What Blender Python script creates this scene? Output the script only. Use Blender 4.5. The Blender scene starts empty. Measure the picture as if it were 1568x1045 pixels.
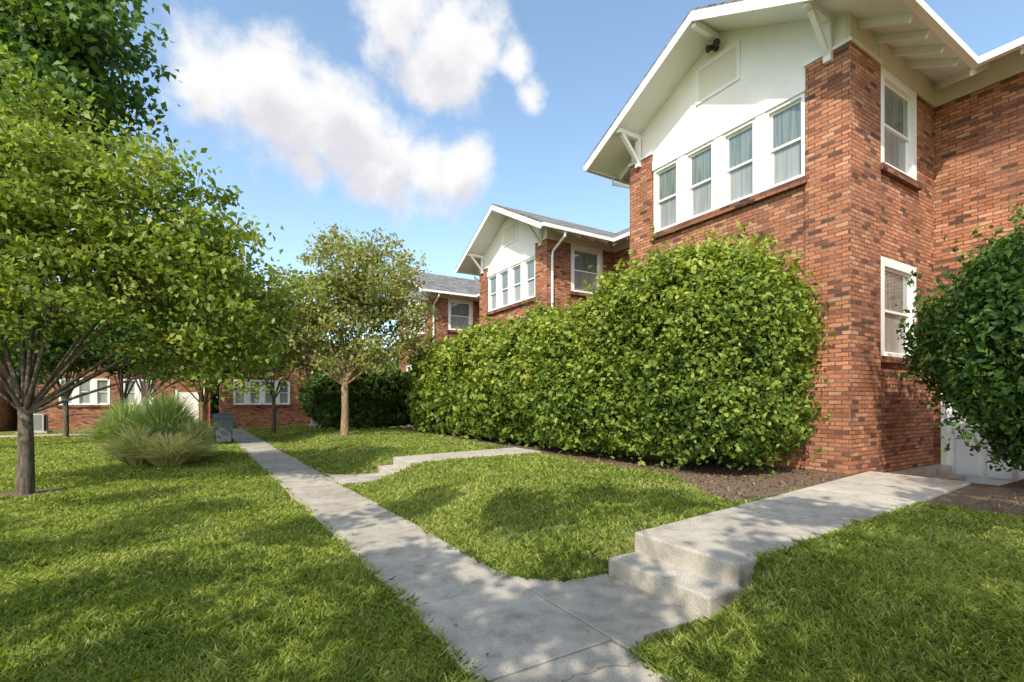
import bpy, math, random
import numpy as np
from mathutils import Vector
random.seed(7); rng=np.random.default_rng(7)
S=bpy.context.scene
S.view_settings.view_transform='Standard'; S.view_settings.look='None'; S.view_settings.exposure=0
COL=S.collection
# ------------------------------------------------------------------ helpers
def smooth(a,b,x):
    t=np.clip((x-a)/(b-a),0,1); return t*t*(3-2*t)
def empty(name,loc=(0,0,0)):
    o=bpy.data.objects.new(name,None); o.empty_display_size=.3; COL.objects.link(o); return o
def link(me,name,mat=None,parent=None):
    o=bpy.data.objects.new(name,me); COL.objects.link(o)
    if mat: me.materials.append(mat)
    if parent: o.parent=parent
    return o
def np_mesh(name,V,F,k,tint=None):
    me=bpy.data.meshes.new(name)
    V=np.asarray(V,dtype=np.float32); F=np.asarray(F,dtype=np.int32)
    me.vertices.add(len(V)); me.vertices.foreach_set('co',V.ravel())
    me.loops.add(F.size); me.loops.foreach_set('vertex_index',F.ravel())
    me.polygons.add(len(F)); me.polygons.foreach_set('loop_start',np.arange(0,F.size,k,dtype=np.int32))
    me.update(calc_edges=True)
    if tint is not None:
        a=me.attributes.new('tint','FLOAT','POINT'); a.data.foreach_set('value',np.asarray(tint,dtype=np.float32))
    return me
class Part:
    """polygon accumulator with metre box-UVs"""
    def __init__(s): s.v=[]; s.f=[]
    def quad(s,*p):
        n=len(s.v); s.v+= [tuple(q) for q in p]; s.f.append(tuple(range(n,n+len(p))))
    def hexa(s,a,b):
        n=len(s.v); s.v+=[tuple(q) for q in a]+[tuple(q) for q in b]
        s.f+=[(n+3,n+2,n+1,n),(n+4,n+5,n+6,n+7)]
        for i in range(4):
            j=(i+1)%4; s.f.append((n+i,n+j,n+4+j,n+4+i))
    def box(s,x0,x1,y0,y1,z0,z1):
        s.hexa([(x0,y0,z0),(x1,y0,z0),(x1,y1,z0),(x0,y1,z0)],[(x0,y0,z1),(x1,y0,z1),(x1,y1,z1),(x0,y1,z1)])
    def beam(s,p,q,w,h):
        p=Vector(p); q=Vector(q); d=(q-p).normalized()
        u=Vector((0,0,1)) if abs(d.z)<.95 else Vector((1,0,0))
        r=d.cross(u).normalized()*w/2; t=r.cross(d).normalized()*h/2
        s.hexa([p-r-t,p+r-t,p+r+t,p-r+t],[q-r-t,q+r-t,q+r+t,q-r+t])
    def tube(s,pts,rad,n=8):
        rings=[]
        for i,p in enumerate(pts):
            p=Vector(p); a=Vector(pts[max(i-1,0)]); b=Vector(pts[min(i+1,len(pts)-1)])
            d=(b-a).normalized(); u=Vector((0.3,1,0.1)) if abs(d.z)>.7 else Vector((0,0,1))
            r=d.cross(u).normalized(); t=r.cross(d)
            rr=rad[i] if hasattr(rad,'__len__') else rad
            b0=len(s.v)
            for k in range(n):
                an=2*math.pi*k/n; s.v.append(tuple(p+r*math.cos(an)*rr+t*math.sin(an)*rr))
            rings.append(b0)
        for a,b in zip(rings,rings[1:]):
            for k in range(n):
                s.f.append((a+k,a+(k+1)%n,b+(k+1)%n,b+k))
        s.f.append(tuple(rings[-1]+k for k in range(n)))
    def make(s,name,mat,parent=None,bevel=0,smoothsh=False):
        if not s.v: return None
        me=bpy.data.meshes.new(name); me.from_pydata(s.v,[],s.f); me.update()
        import bmesh
        bm=bmesh.new(); bm.from_mesh(me); bmesh.ops.recalc_face_normals(bm,faces=bm.faces); 
        uv=bm.loops.layers.uv.new('UVMap')
        for f in bm.faces:
            n=f.normal; ax=max(range(3),key=lambda i:abs(n[i]))
            for l in f.loops:
                c=l.vert.co
                l[uv].uv=(c.y,c.z) if ax==0 else ((c.x+.06,c.z) if ax==1 else (c.x,c.y))
            f.smooth=smoothsh
        bm.to_mesh(me); bm.free()
        o=link(me,name,mat,parent)
        if bevel:
            m=o.modifiers.new('bev','BEVEL'); m.width=bevel; m.segments=2; m.limit_method='ANGLE'
        return o
# ------------------------------------------------------------------ materials
class NT:
    def __init__(s,name):
        s.m=bpy.data.materials.new(name); s.m.use_nodes=True; s.t=s.m.node_tree; s.t.nodes.clear()
        s.out=s.t.nodes.new('ShaderNodeOutputMaterial')
    def n(s,ty,ins={},**kw):
        nd=s.t.nodes.new(ty)
        for k,v in kw.items(): setattr(nd,k,v)
        for k,v in ins.items():
            if isinstance(v,bpy.types.NodeSocket): s.t.links.new(v,nd.inputs[k])
            else: nd.inputs[k].default_value=v
        return nd
    def ramp(s,fac,stops):
        nd=s.t.nodes.new('ShaderNodeValToRGB'); s.t.links.new(fac,nd.inputs[0]); cr=nd.color_ramp
        while len(cr.elements)<len(stops): cr.elements.new(.5)
        for e,(p,c) in zip(cr.elements,stops): e.position=p; e.color=(c[0],c[1],c[2],1)
        return nd.outputs[0]
    def noise(s,vec,scale,detail=4,rough=.55):
        return s.n('ShaderNodeTexNoise',{'Vector':vec,'Scale':scale,'Detail':detail,'Roughness':rough}).outputs[0]
    def mix(s,f,a,b,mode='MIX'):
        nd=s.t.nodes.new('ShaderNodeMix'); nd.data_type='RGBA'; nd.blend_type=mode
        for i,v in ((0,f),(6,a),(7,b)):
            if isinstance(v,bpy.types.NodeSocket): s.t.links.new(v,nd.inputs[i])
            else: nd.inputs[i].default_value=v if i==0 else (v[0],v[1],v[2],1)
        return nd.outputs[2]
    def bump(s,h,strength,dist):
        return s.n('ShaderNodeBump',{'Height':h,'Strength':strength,'Distance':dist}).outputs[0]
    def bsdf(s,color,rough=.7,spec=.3,normal=None,**kw):
        ins={'Base Color':color if isinstance(color,bpy.types.NodeSocket) else (*color,1),'Roughness':rough,'Specular IOR Level':spec}
        if normal is not None: ins['Normal']=normal
        nd=s.n('ShaderNodeBsdfPrincipled',ins); return nd.outputs[0]
    def done(s,sh): s.t.links.new(sh,s.out.inputs[0]); return s.m
    def obj(s): return s.n('ShaderNodeTexCoord').outputs['Object']

def mat_brick(name,stops):
    t=NT(name); uv0=t.n('ShaderNodeTexCoord').outputs['UV']; ob=t.obj()
    wn=t.n('ShaderNodeTexNoise',{'Vector':ob,'Scale':9.0,'Detail':3.0}).outputs[1]
    wv=t.n('ShaderNodeVectorMath',{0:t.n('ShaderNodeVectorMath',{0:wn,1:(.5,.5,.5)},operation='SUBTRACT').outputs[0],'Scale':.024},operation='SCALE').outputs[0]
    uv=t.n('ShaderNodeVectorMath',{0:uv0,1:wv},operation='ADD').outputs[0]
    b=t.n('ShaderNodeTexBrick',{'Vector':uv,'Color1':(0,0,0,1),'Color2':(1,1,1,1),'Mortar':(.5,.5,.5,1),'Scale':1.0,'Mortar Size':.0080,'Mortar Smooth':.3,'Bias':0.0,'Brick Width':.213,'Row Height':.0715})
    b.offset=.5
    c=t.ramp(b.outputs[0],stops)
    nz=t.noise(ob,.8,6,.6); c=t.mix(1.0,c,t.ramp(nz,[(.3,(.62,.60,.62)),(.5,(.95,.94,.94)),(.7,(1.2,1.17,1.14))]),'MULTIPLY')
    fine=t.noise(ob,55,4,.65); c=t.mix(.8,c,t.ramp(fine,[(.3,(.5,.5,.5)),(.7,(1.28,1.28,1.28))]),'MULTIPLY')
    mc=t.ramp(t.noise(ob,4,4),[(.35,(.07,.054,.044)),(.65,(.19,.15,.12))])
    c=t.mix(b.outputs[1],c,mc)
    inv=t.n('ShaderNodeMath',{0:1.0,1:b.outputs[1]},operation='SUBTRACT').outputs[0]
    h=t.n('ShaderNodeMath',{0:inv,1:t.n('ShaderNodeMath',{0:fine,1:.5},operation='MULTIPLY').outputs[0]},operation='ADD').outputs[0]
    return t.done(t.bsdf(c,.85,.2,t.bump(h,1.0,.016)))
M={}
M['brick']=mat_brick('red_brick',[(.0,(.12,.065,.05)),(.09,(.23,.095,.062)),(.2,(.39,.155,.085)),(.55,(.49,.195,.103)),(.85,(.56,.245,.135)),(1,(.60,.32,.19))])
M['brickd']=mat_brick('dark_brick',[(.0,(.08,.045,.04)),(.3,(.19,.075,.055)),(.7,(.32,.12,.075)),(1,(.42,.17,.10))])
def m_paint(name,col,rough=.55,var=.08):
    t=NT(name); ob=t.obj(); n=t.noise(ob,1.7,5)
    c=t.mix(1.0,col,t.ramp(n,[(.3,(1-var,)*3),(.7,(1,1,1))]),'MULTIPLY')
    return t.done(t.bsdf(c,rough,.3,t.bump(t.noise(ob,40,3),.15,.004)))
M['white']=m_paint('white_paint',(.86,.84,.80)); M['stucco']=m_paint('white_stucco',(.88,.84,.77),.85)
M['cream']=m_paint('cream_paint',(.76,.69,.56)); M['door']=m_paint('door_paint',(.78,.80,.82),.4)
M['metal']=m_paint('grey_metal',(.45,.46,.45),.5); M['bronze']=m_paint('dark_bronze',(.05,.035,.03),.4)
M['bin']=m_paint('bin_plastic',(.10,.12,.14),.45); M['black']=m_paint('black_rubber',(.02,.02,.02),.7)
def m_shingle():
    t=NT('grey_shingle'); uv=t.n('ShaderNodeTexCoord').outputs['UV']
    b=t.n('ShaderNodeTexBrick',{'Vector':uv,'Color1':(.12,.12,.12,1),'Color2':(.24,.23,.22,1),'Mortar':(.05,.05,.05,1),'Mortar Size':.008,'Brick Width':.3,'Row Height':.14,'Scale':1.0})
    return t.done(t.bsdf(b.outputs[0],.95,.1))
M['shingle']=m_shingle()
def m_glass(name,col,col2,rough):
    t=NT(name); ob=t.obj()
    c=t.mix(t.ramp(t.noise(t.n('ShaderNodeMapping',{'Vector':ob,'Scale':(6,6,.35)}).outputs[0],2.2,3),[(.42,(0,0,0)),(.58,(1,1,1))]),col,col2)
    n=t.bump(t.noise(ob,1.5,1),.12,.02)
    nd=t.n('ShaderNodeBsdfPrincipled',{'Base Color':c,'Roughness':rough,'Specular IOR Level':.9,'Normal':n,'Coat Weight':.6,'Coat Roughness':.03})
    return t.done(nd.outputs[0])
M['glass']=m_glass('window_glass',(.13,.165,.15),(.21,.24,.22),.08)
M['screen']=m_glass('window_screen',(.23,.24,.23),(.30,.31,.295),.4)
def m_concrete(name,base,dark,speck,crack=.75):
    t=NT(name); ob=t.obj()
    n1=t.noise(ob,.9,6); n2=t.noise(ob,4,7,.7); n3=t.noise(ob,130,2,.7)
    c=t.mix(t.ramp(n1,[(.35,(0,0,0)),(.65,(1,1,1))]),dark,base); c=t.mix(1.0,c,t.ramp(n2,[(.3,(.62,.60,.56)),(.47,(.93,.92,.91)),(.65,(1.10,1.10,1.10))]),'MULTIPLY')
    c=t.mix(1.0,c,t.ramp(n3,[(.35,(1-speck,)*3),(.65,(1+speck,)*3)]),'MULTIPLY')
    if crack:
        warp=t.n('ShaderNodeVectorMath',{0:ob,1:t.n('ShaderNodeVectorMath',{0:t.n('ShaderNodeTexNoise',{'Vector':ob,'Scale':3.0,'Detail':6}).outputs[1],'Scale':.6},operation='SCALE').outputs[0]},operation='ADD').outputs[0]
        v=t.n('ShaderNodeTexVoronoi',{'Vector':warp,'Scale':.27},feature='DISTANCE_TO_EDGE').outputs[0]
        c=t.mix(crack,c,t.ramp(v,[(0,(.35,.32,.28)),(.0012,(.6,.57,.52)),(.0028,(1,1,1))]),'MULTIPLY')
    return t.done(t.bsdf(c,.92,.15,t.bump(n3,.5,.004)))
M['path']=m_concrete('path_concrete',(.47,.42,.355),(.34,.302,.252),.22)
M['walk']=m_concrete('aggregate_concrete',(.50,.45,.38),(.41,.367,.31),.36,0)
def m_leaf(name,stops,transl=.35,rough=.5,spec=.3):
    t=NT(name); a=t.n('ShaderNodeAttribute',attribute_name='tint').outputs['Fac']
    c=t.ramp(a,stops)
    p=t.bsdf(c,rough,spec); ct=t.mix(1.0,c,(1.3,1.3,.5),'MULTIPLY')
    tr=t.n('ShaderNodeBsdfTranslucent',{'Color':ct}).outputs[0]
    return t.done(t.n('ShaderNodeMixShader',{0:transl,1:p,2:tr}).outputs[0])
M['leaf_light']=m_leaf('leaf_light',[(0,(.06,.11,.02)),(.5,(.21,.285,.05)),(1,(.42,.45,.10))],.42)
M['leaf_shade']=m_leaf('leaf_of_shade_tree',[(0,(.04,.09,.018)),(.5,(.09,.16,.03)),(1,(.16,.24,.05))],.1)
M['leaf_dark']=m_leaf('leaf_dark',[(0,(.024,.062,.018)),(.5,(.075,.145,.034)),(1,(.18,.26,.06))],.38)
M['leaf_olive']=m_leaf('leaf_olive',[(0,(.13,.15,.045)),(.5,(.29,.31,.095)),(1,(.46,.43,.18))],.42)
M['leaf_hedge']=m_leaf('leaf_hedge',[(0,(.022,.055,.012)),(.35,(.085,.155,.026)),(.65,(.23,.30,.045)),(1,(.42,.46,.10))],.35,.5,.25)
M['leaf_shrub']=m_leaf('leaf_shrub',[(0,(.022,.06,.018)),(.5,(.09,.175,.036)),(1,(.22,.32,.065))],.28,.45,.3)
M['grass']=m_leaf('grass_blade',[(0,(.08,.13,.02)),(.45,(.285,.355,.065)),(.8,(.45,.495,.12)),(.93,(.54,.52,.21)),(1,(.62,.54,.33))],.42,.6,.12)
M['orn']=m_leaf('ornamental_blade',[(0,(.12,.21,.06)),(.5,(.32,.43,.15)),(.7,(.60,.56,.30)),(1,(.78,.70,.46))],.4)
M['dead']=m_leaf('dead_leaf',[(0,(.16,.09,.045)),(1,(.32,.22,.12))],.15)
def m_bark(name,c1,c2):
    t=NT(name); ob=t.obj(); v=t.n('ShaderNodeMapping',{'Vector':ob,'Scale':(14,14,3)}).outputs[0]
    n=t.noise(v,1.5,5,.7); return t.done(t.bsdf(t.mix(t.ramp(n,[(.35,(0,0,0)),(.65,(1,1,1))]),c1,c2),.9,.15,t.bump(n,.8,.02)))
M['bark']=m_bark('grey_bark',(.05,.04,.03),(.18,.145,.11)); M['bark2']=m_bark('tan_bark',(.14,.09,.05),(.36,.25,.16))
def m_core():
    t=NT('painted_shade_core'); return t.done(t.bsdf(t.mix(t.noise(t.obj(),9,4),(.012,.02,.007),(.04,.06,.016)),1,.05))
M['core']=m_core()  # near-black filler: the shade inside the foliage is put into its colour
def m_ground():
    t=NT('lawn_soil'); ob=t.obj(); a=t.n('ShaderNodeAttribute',attribute_name='tint').outputs['Fac']
    n1=t.noise(ob,.8,5); n2=t.noise(ob,25,4,.7); n3=t.noise(ob,70,3,.7)
    g=t.mix(t.ramp(n2,[(.35,(0,0,0)),(.65,(1,1,1))]),(.08,.09,.03),(.25,.28,.08)); g=t.mix(.6,g,t.ramp(n1,[(.3,(.7,.8,.7)),(.7,(1.35,1.15,1.0))]),'MULTIPLY')
    m=t.mix(t.ramp(n3,[(.35,(0,0,0)),(.62,(1,1,1))]),(.06,.042,.03),(.32,.235,.17))
    c=t.mix(a,g,m)
    return t.done(t.bsdf(c,.95,.1,t.bump(n3,.8,.03)))
M['ground']=m_ground()
# ------------------------------------------------------------------ terrain
def lump(x,y,s,ph=0):
    return (np.sin(x*s*1.3+ph+1.7*np.sin(y*s*.7+ph))+np.sin(y*s*1.1+2.1*ph+1.3*np.sin(x*s*.9))+.6*np.sin((x+y)*s*2.3+ph+1.2*np.sin(x*s*1.9))+.6*np.sin((x-y)*s*2.1+ph*3+1.1*np.sin(y*s*1.6)))/3.2
def H(x,y):
    x=np.asarray(x,float); y=np.asarray(y,float)
    h=.33*smooth(2.15,3.6,x)+.006*np.clip(x-3.7,0,8)
    for a,b in ((2.2,3.3),(9.4,10.4)):
        m=smooth(a-.22,a-.02,y)*(1-smooth(b-.02,b+.22,y))*(1-smooth(3.36,3.6,x)); h=h*(1-m)
    h=h*(1-.75*smooth(20,27,y))
    m=smooth(9.3,9.6,x)*(1-smooth(3.9,4.2,y))*smooth(2.3,2.6,y)*(1-smooth(12.5,12.8,x)); h=h*(1-m)+m*.0
    return h+.012*lump(x,y,1.1)*smooth(0,.4,np.abs(x-1.7)-.4)
def pathx(y):
    y=np.asarray(y,float); return 1.70-.034*np.clip(y-4,0,40)
def mulch(x,y):
    w=.15*lump(x,y,4.)
    a=smooth(-.12,.12,(x+w)-(5.35+.62*np.clip(y-3.85,0,1.6)+.03*np.clip(y-5.5,0,20)))*smooth(3.5,3.7,y)*(1-smooth(20,21.5,y))
    b=smooth(-.12,.12,(x+w)-7.1)*(1-smooth(2.7,2.8,y))*smooth(-6,-5.5,y)
    c=(x>9)*1.*(y>3)*(y<32)
    d=smooth(-.1,.1,1.0+w-np.hypot(x-4.0,y-18.3)*1.6)+smooth(-.1,.1,1.0+w-np.hypot(x+2.75,y-11.3)*2.2)*.8
    return np.clip(a+b+c+d,0,1)
xs=np.concatenate([[-400,-150,-70,-40,-28,-20,-15,-12],np.arange(-10,1,.4),np.arange(1,9.5,.07),np.arange(9.5,14,.25),[16,20,30,60,150,400]])
ys=np.concatenate([[-400,-150,-60,-30,-15,-8],np.arange(-6,1,.4),np.arange(1,12,.07),np.arange(12,34,.3),[36,40,50,70,120,200,500]])
X,Y=np.meshgrid(xs,ys); Z=H(X,Y)-.012
V=np.stack([X,Y,Z],-1).reshape(-1,3); nx,ny=len(xs),len(ys)
i=np.arange(ny-1)[:,None]*nx+np.arange(nx-1)[None]; i=i.ravel()
me=np_mesh('ground',V,np.stack([i,i+1,i+1+nx,i+nx],-1),4,mulch(X,Y).ravel())
me.polygons.foreach_set('use_smooth',np.ones(len(me.polygons),bool))
link(me,'ground',M['ground'])
# ------------------------------------------------------------------ footpath & walkways
P=Part(); y=-4.0; k=0
while y<31:
    y2=y+1.25+.12*math.sin(k*2.1); j=.007
    a,b=float(pathx(y)),float(pathx(y2)); w=.48
    zt=[.018+random.uniform(-j,j) for _ in range(4)]
    e=[random.uniform(-.025,.025) for _ in range(4)]
    q=[(a-w+e[0],y+.007,zt[0]),(a+w+e[1],y+.007,zt[1]),(b+w+e[2],y2-.007,zt[2]),(b-w+e[3],y2-.007,zt[3])]
    P.hexa([(p[0],p[1],-.12) for p in q],q); y=y2;k+=1
def pad(pts,z,zb=-.12):
    n=len(P.v); P.v+=[(p[0],p[1],zb) for p in pts]+[(p[0],p[1],z) for p in pts]; m=len(pts)
    P.f.append(tuple(range(n+m,n+2*m)))
    for i in range(m): P.f.append((n+i,n+(i+1)%m,n+m+(i+1)%m,n+m+i))
for cy in (2.75,9.9):
    xe=float(pathx(cy))+.49
    pad([(xe,cy-.62),(xe+.22,cy-.47),(2.96,cy-.5),(2.96,cy+.52),(xe+.35,cy+.56),(xe+.08,cy+.82),(xe,cy+1.15)],.022)
P.box(-22,.7,29.4,30.5,-.1,.03)
P.make('footpath',M['path'],bevel=.007)
def walkway(name,cy,x1,dy):
    W=Part()
    W.box(2.96,3.36,cy-.54,cy+.50,-.1,.175)
    xs_=[3.30,5.1,6.9,8.7,x1] if x1>9 else [3.3,5.0,x1]
    for a,b in zip(xs_,xs_[1:]):
        f=lambda x:dy*(x-3.3)/5.6
        za=.345+.008*(a-3.3); zb=.345+.008*(b-3.3)
        W.hexa([(a,cy-.53+f(a)*.6,.02),(b-.008,cy-.53+f(b)*.6,.02),(b-.008,cy+.52+f(b),.02),(a,cy+.52+f(a),.02)],
               [(a,cy-.53+f(a)*.6,za),(b-.008,cy-.53+f(b)*.6,zb),(b-.008,cy+.52+f(b),zb),(a,cy+.52+f(a),za)])
    return W.make(name,M['walk'],bevel=.018)
walkway('entry_walkway',2.74,9.3,.55)
walkway('entry_walkway',9.9,6.6,.4)
# ------------------------------------------------------------------ houses
def frameP(kind,pl):
    if kind=='-X': return lambda u,d,z:(pl+d,u,z)
    if kind=='-Y': return lambda u,d,z:(u,pl+d,z)
    if kind=='+Y': return lambda u,d,z:(u,pl-d,z)
    if kind=='+X': return lambda u,d,z:(pl-d,u,z)
def lbox(part,F,u0,u1,d0,d1,z0,z1):
    part.hexa([F(u0,d0,z0),F(u1,d0,z0),F(u1,d1,z0),F(u0,d1,z0)],[F(u0,d0,z1),F(u1,d0,z1),F(u1,d1,z1),F(u0,d1,z1)])
def wall(part,F,u0,u1,z0,z1,ops,rev=.14):
    us=sorted({u0,u1,*[o[0] for o in ops],*[o[1] for o in ops]}); zs=sorted({z0,z1,*[o[2] for o in ops],*[o[3] for o in ops]})
    for a,b in zip(us,us[1:]):
        for c,d in zip(zs,zs[1:]):
            m,n=(a+b)/2,(c+d)/2
            if any(o[0]<m<o[1] and o[2]<n<o[3] for o in ops): continue
            part.quad(F(a,0,c),F(b,0,c),F(b,0,d),F(a,0,d))
    for a,b,c,d in ops:
        part.quad(F(a,0,c),F(b,0,c),F(b,rev,c),F(a,rev,c)); part.quad(F(a,0,d),F(b,0,d),F(b,rev,d),F(a,rev,d))
        part.quad(F(a,0,c),F(a,0,d),F(a,rev,d),F(a,rev,c)); part.quad(F(b,0,c),F(b,0,d),F(b,rev,d),F(b,rev,c))
def window(fr,gl,sc,F,u0,u1,z0,z1,cas=.10):
    d0,d1=-.025,.10
    lbox(fr,F,u0,u0+cas,d0,d1,z0,z1); lbox(fr,F,u1-cas,u1,d0,d1,z0,z1)
    lbox(fr,F,u0+cas,u1-cas,d0,d1,z1-cas,z1); lbox(fr,F,u0+cas,u1-cas,d0-.03,d1,z0,z0+.06)
    a,b,c,d=u0+cas,u1-cas,z0+.06,z1-cas; m=(c+d)/2; s=.042
    for (e0,e1,lo,hi,part) in ((.035,.065,m-.02,d,gl),(.068,.098,c,m+.02,sc)):
        lbox(fr,F,a,a+s,e0,e1,lo,hi); lbox(fr,F,b-s,b,e0,e1,lo,hi)
        lbox(fr,F,a+s,b-s,e0,e1,hi-s,hi); lbox(fr,F,a+s,b-s,e0,e1,lo,lo+s)
        part.quad(F(a+s,e0+.018,lo+s),F(b-s,e0+.018,lo+s),F(b-s,e0+.018,hi-s),F(a+s,e0+.018,hi-s))
def house(x0,y0,oz,m0,m1,W=4.87,L=3.45,front_door=True):
    root=empty('brick_house')
    br,bd,wh,st,cr,sh,gl,sc,led=[Part() for _ in range(9)]
    T=7.42+oz; y1=y0+W; x1=x0+L; ZB=-.4
    OH=.80; et=7.60+oz; sl=.52; th=.10
    def rz(dd): return et+sl*dd
    mid=(y0+y1)/2; ridge=rz(W/2+OH)
    Ff=frameP('-X',x0); Fs=frameP('-Y',y0); Fn=frameP('+Y',y1); Fm=frameP('-X',x1)
    a,b=y0+.69,y1-.72
    ops=[(a,b,5.5+oz,7.0+oz)]; low=(y0+1.2,y1-1.2,2.3+oz,3.9+oz)
    wall(br,Ff,y0,y1,ZB,7.0+oz,ops+[low])
    n=4; mw=.20; ww=(b-a-.0-mw*3)/n
    for i in range(n):
        u=a+i*(ww+mw); window(wh,gl,sc,Ff,u,u+ww,5.5+oz,7.0+oz,.06)
        if i<3: lbox(wh,Ff,u+ww,u+ww+mw,-.04,.10,5.5+oz,7.0+oz)
    n=3; ww=(low[1]-low[0]-.3)/3
    for i in range(3):
        u=low[0]+i*(ww+.15); window(wh,gl,sc,Ff,u,u+ww,low[2],low[3],.07)
        if i<2: lbox(wh,Ff,u+ww,u+ww+.15,-.03,.10,low[2],low[3])
    lbox(led,Ff,a-.06,b+.06,-.09,.02,5.37+oz,5.497+oz); lbox(led,Ff,low[0]-.06,low[1]+.06,-.07,.02,low[2]-.12,low[2]-.003)
    lbox(wh,Ff,a-.02,b+.02,-.055,0,7.002+oz,7.22+oz)
    zs=rz(OH)-th
    st.quad((x0,y0,7.0+oz),(x0,y1,7.0+oz),(x0,y1,zs),(x0,mid,ridge-th),(x0,y0,zs))
    gy=y0+2.45; lbox(wh,Ff,gy-.52,gy+.52,-.03,-.001,7.93+oz,8.0+oz); lbox(wh,Ff,gy-.52,gy+.52,-.03,-.001,8.62+oz,8.69+oz)
    lbox(wh,Ff,gy-.52,gy-.44,-.03,-.001,8.0+oz,8.62+oz); lbox(wh,Ff,gy+.44,gy+.52,-.03,-.001,8.0+oz,8.62+oz)
    lbox(cr,Ff,gy-.44,gy+.44,-.015,-.001,8.0+oz,8.62+oz)
    br.box(x0-.045,x0+1.02,y0-.045,y0+.67,ZB,T); br.box(x0-.045,x0+.6,y1-.68,y1+.045,ZB,T-.02)
    wh.box(x0-.07,x0+1.04,y0-.07,y0+.69,T+.002,T+.06); wh.box(x0-.07,x0+.62,y1-.70,y1+.07,T-.018,T+.04)
    u0,u1=x0+1.05,x0+2.56
    wall(br,Fs,x0,x1,ZB,7.44+oz,[(u0,u1,5.7+oz,7.44+oz),(u0+.02,u1-.02,2.35+oz,4.1+oz)])
    window(wh,gl,sc,Fs,u0,u1,5.7+oz,7.44+oz,.16); window(wh,gl,sc,Fs,u0+.02,u1-.02,2.35+oz,4.1+oz,.15)
    lbox(led,Fs,u0-.06,u1+.06,-.09,.02,5.58+oz,5.697+oz); lbox(led,Fs,u0-.04,u1+.04,-.07,.02,2.24+oz,2.347+oz)
    lbox(cr,Fs,x0+1.0,x1,-.03,.05,7.442+oz,zs+.02); lbox(cr,Fs,x0-.006,x0+.999,-.02,.05,T+.062,zs+.02)
    wall(br,Fn,x0,x1,ZB,7.44+oz,[(u0,u1,5.7+oz,7.4+oz)]); window(wh,gl,sc,Fn,u0,u1,5.7+oz,7.4+oz,.14)
    lbox(cr,Fn,x0+.62,x1,-.03,.05,7.442+oz,zs+.02); lbox(cr,Fn,x0-.006,x0+.619,-.02,.05,T+.042,zs+.02)
    mops=[]
    yy=m0+1.2
    while yy<m1-2:
        if (yy+1.3<y0-2.6) or (yy>y1+.5): mops+= [(yy,yy+1.2,5.7+oz,7.3+oz),(yy,yy+1.2,2.35+oz,4.1+oz)]
        yy+=2.6
    dop=[]
    if front_door:
        dop=[(y0-1.32,y0-.12,-.05,2.1)]
    wall(br,Fm,m0,m1,ZB,7.44+oz,mops+dop)
    for o in mops: window(wh,gl,sc,Fm,*o,.12); lbox(led,Fm,o[0]-.05,o[1]+.05,-.07,.02,o[2]-.12,o[2]-.003)
    for s_ in ((m0,y0),(y1,m1)):
        lbox(cr,Fm,s_[0],s_[1]-(.03 if s_[1]==y0 else 0),-.03,.05,7.442+oz,zs+.02)
    XB=x1+9
    for yy_,kd in ((m0,'-Y'),(m1,'+Y')):
        wall(br,frameP(kd,yy_),x1,XB,ZB,7.44+oz,[])
        br.quad((x1,yy_,7.44+oz),(XB,yy_,7.44+oz),(x1+4.5,yy_,rz(OH+4.5)-th))
    wall(br,frameP('+X',XB),m0,m1,ZB,7.44+oz,[])
    if front_door:
        d=Part(); ya,yb=y0-1.32,y0-.12
        for (p,q,r,s_) in ((ya,ya+.1,-.05,2.1),(yb-.1,yb,-.05,2.1)): lbox(wh,Fm,p,q,-.04,.12,r,s_)
        lbox(wh,Fm,ya+.1,yb-.1,-.04,.12,2.0,2.1)
        lbox(d,Fm,ya+.1,yb-.1,.05,.10,-.04,2.0)
        for (p,q) in ((ya+.2,ya+.55),(ya+.65,yb-.2)):
            for (r,s_) in ((.12,.85),(1.0,1.85)): lbox(d,Fm,p,q,.035,.049,r,s_)
        d.make('basement_door',M['door'],root,bevel=.006)
        h=Part(); lbox(h,Fm,yb-.19,yb-.15,-.02,.05,.93,.97); h.make('door_handle',M['metal'],root)
        c=Part(); c.box(x0+.35,x1,y0-.28,y0-.05,-.3,.30); c.box(x0+.9,x1-.05,y0-.5,y0-.28,-.3,.14)
        c.make('areaway_curb',M['walk'],root,bevel=.012)
    xe=x1-OH; xf=x0-OH
    def dz(p,z): return (p[0],p[1],p[2]+z)
    def slope(sgn,yt):
        A=(xf,yt,et);B=(xe,yt,et);C=(xe+W/2+OH,mid,ridge);D=(xf,mid,ridge)
        wh.hexa([dz(p,-th) for p in (A,B,C,D)],[dz(p,-.002) for p in (A,B,C,D)])
        o=.03*sgn
        sh.hexa([(xf-.03,yt+o,et),(xe,yt+o,et),C,(xf-.03,mid,ridge)],[(xf-.03,yt+o,et+.05),(xe,yt+o,et+.05),dz(C,.05),(xf-.03,mid,ridge+.05)])
    slope(-1,y0-OH); slope(1,y1+OH)
    for yt in (y0-OH,y1+OH):
        wh.hexa([(xf-.035,yt,et-.2),(xf-.001,yt,et-.2),(xf-.001,mid,ridge-.2),(xf-.035,mid,ridge-.2)],[(xf-.035,yt,et-.004),(xf-.001,yt,et-.004),(xf-.001,mid,ridge-.004),(xf-.035,mid,ridge-.004)])
    g=Part()
    g.box(xf,xe,y0-OH-.11,y0-OH-.002,et-.13,et-.01); g.box(xf,xe,y1+OH+.002,y1+OH+.11,et-.13,et-.01)
    g.box(xe-.11,xe-.002,m0-.5,y0-OH-.112,et-.13,et-.01); g.box(xe-.11,xe-.002,y1+OH+.112,m1+.5,et-.13,et-.01)
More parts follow.
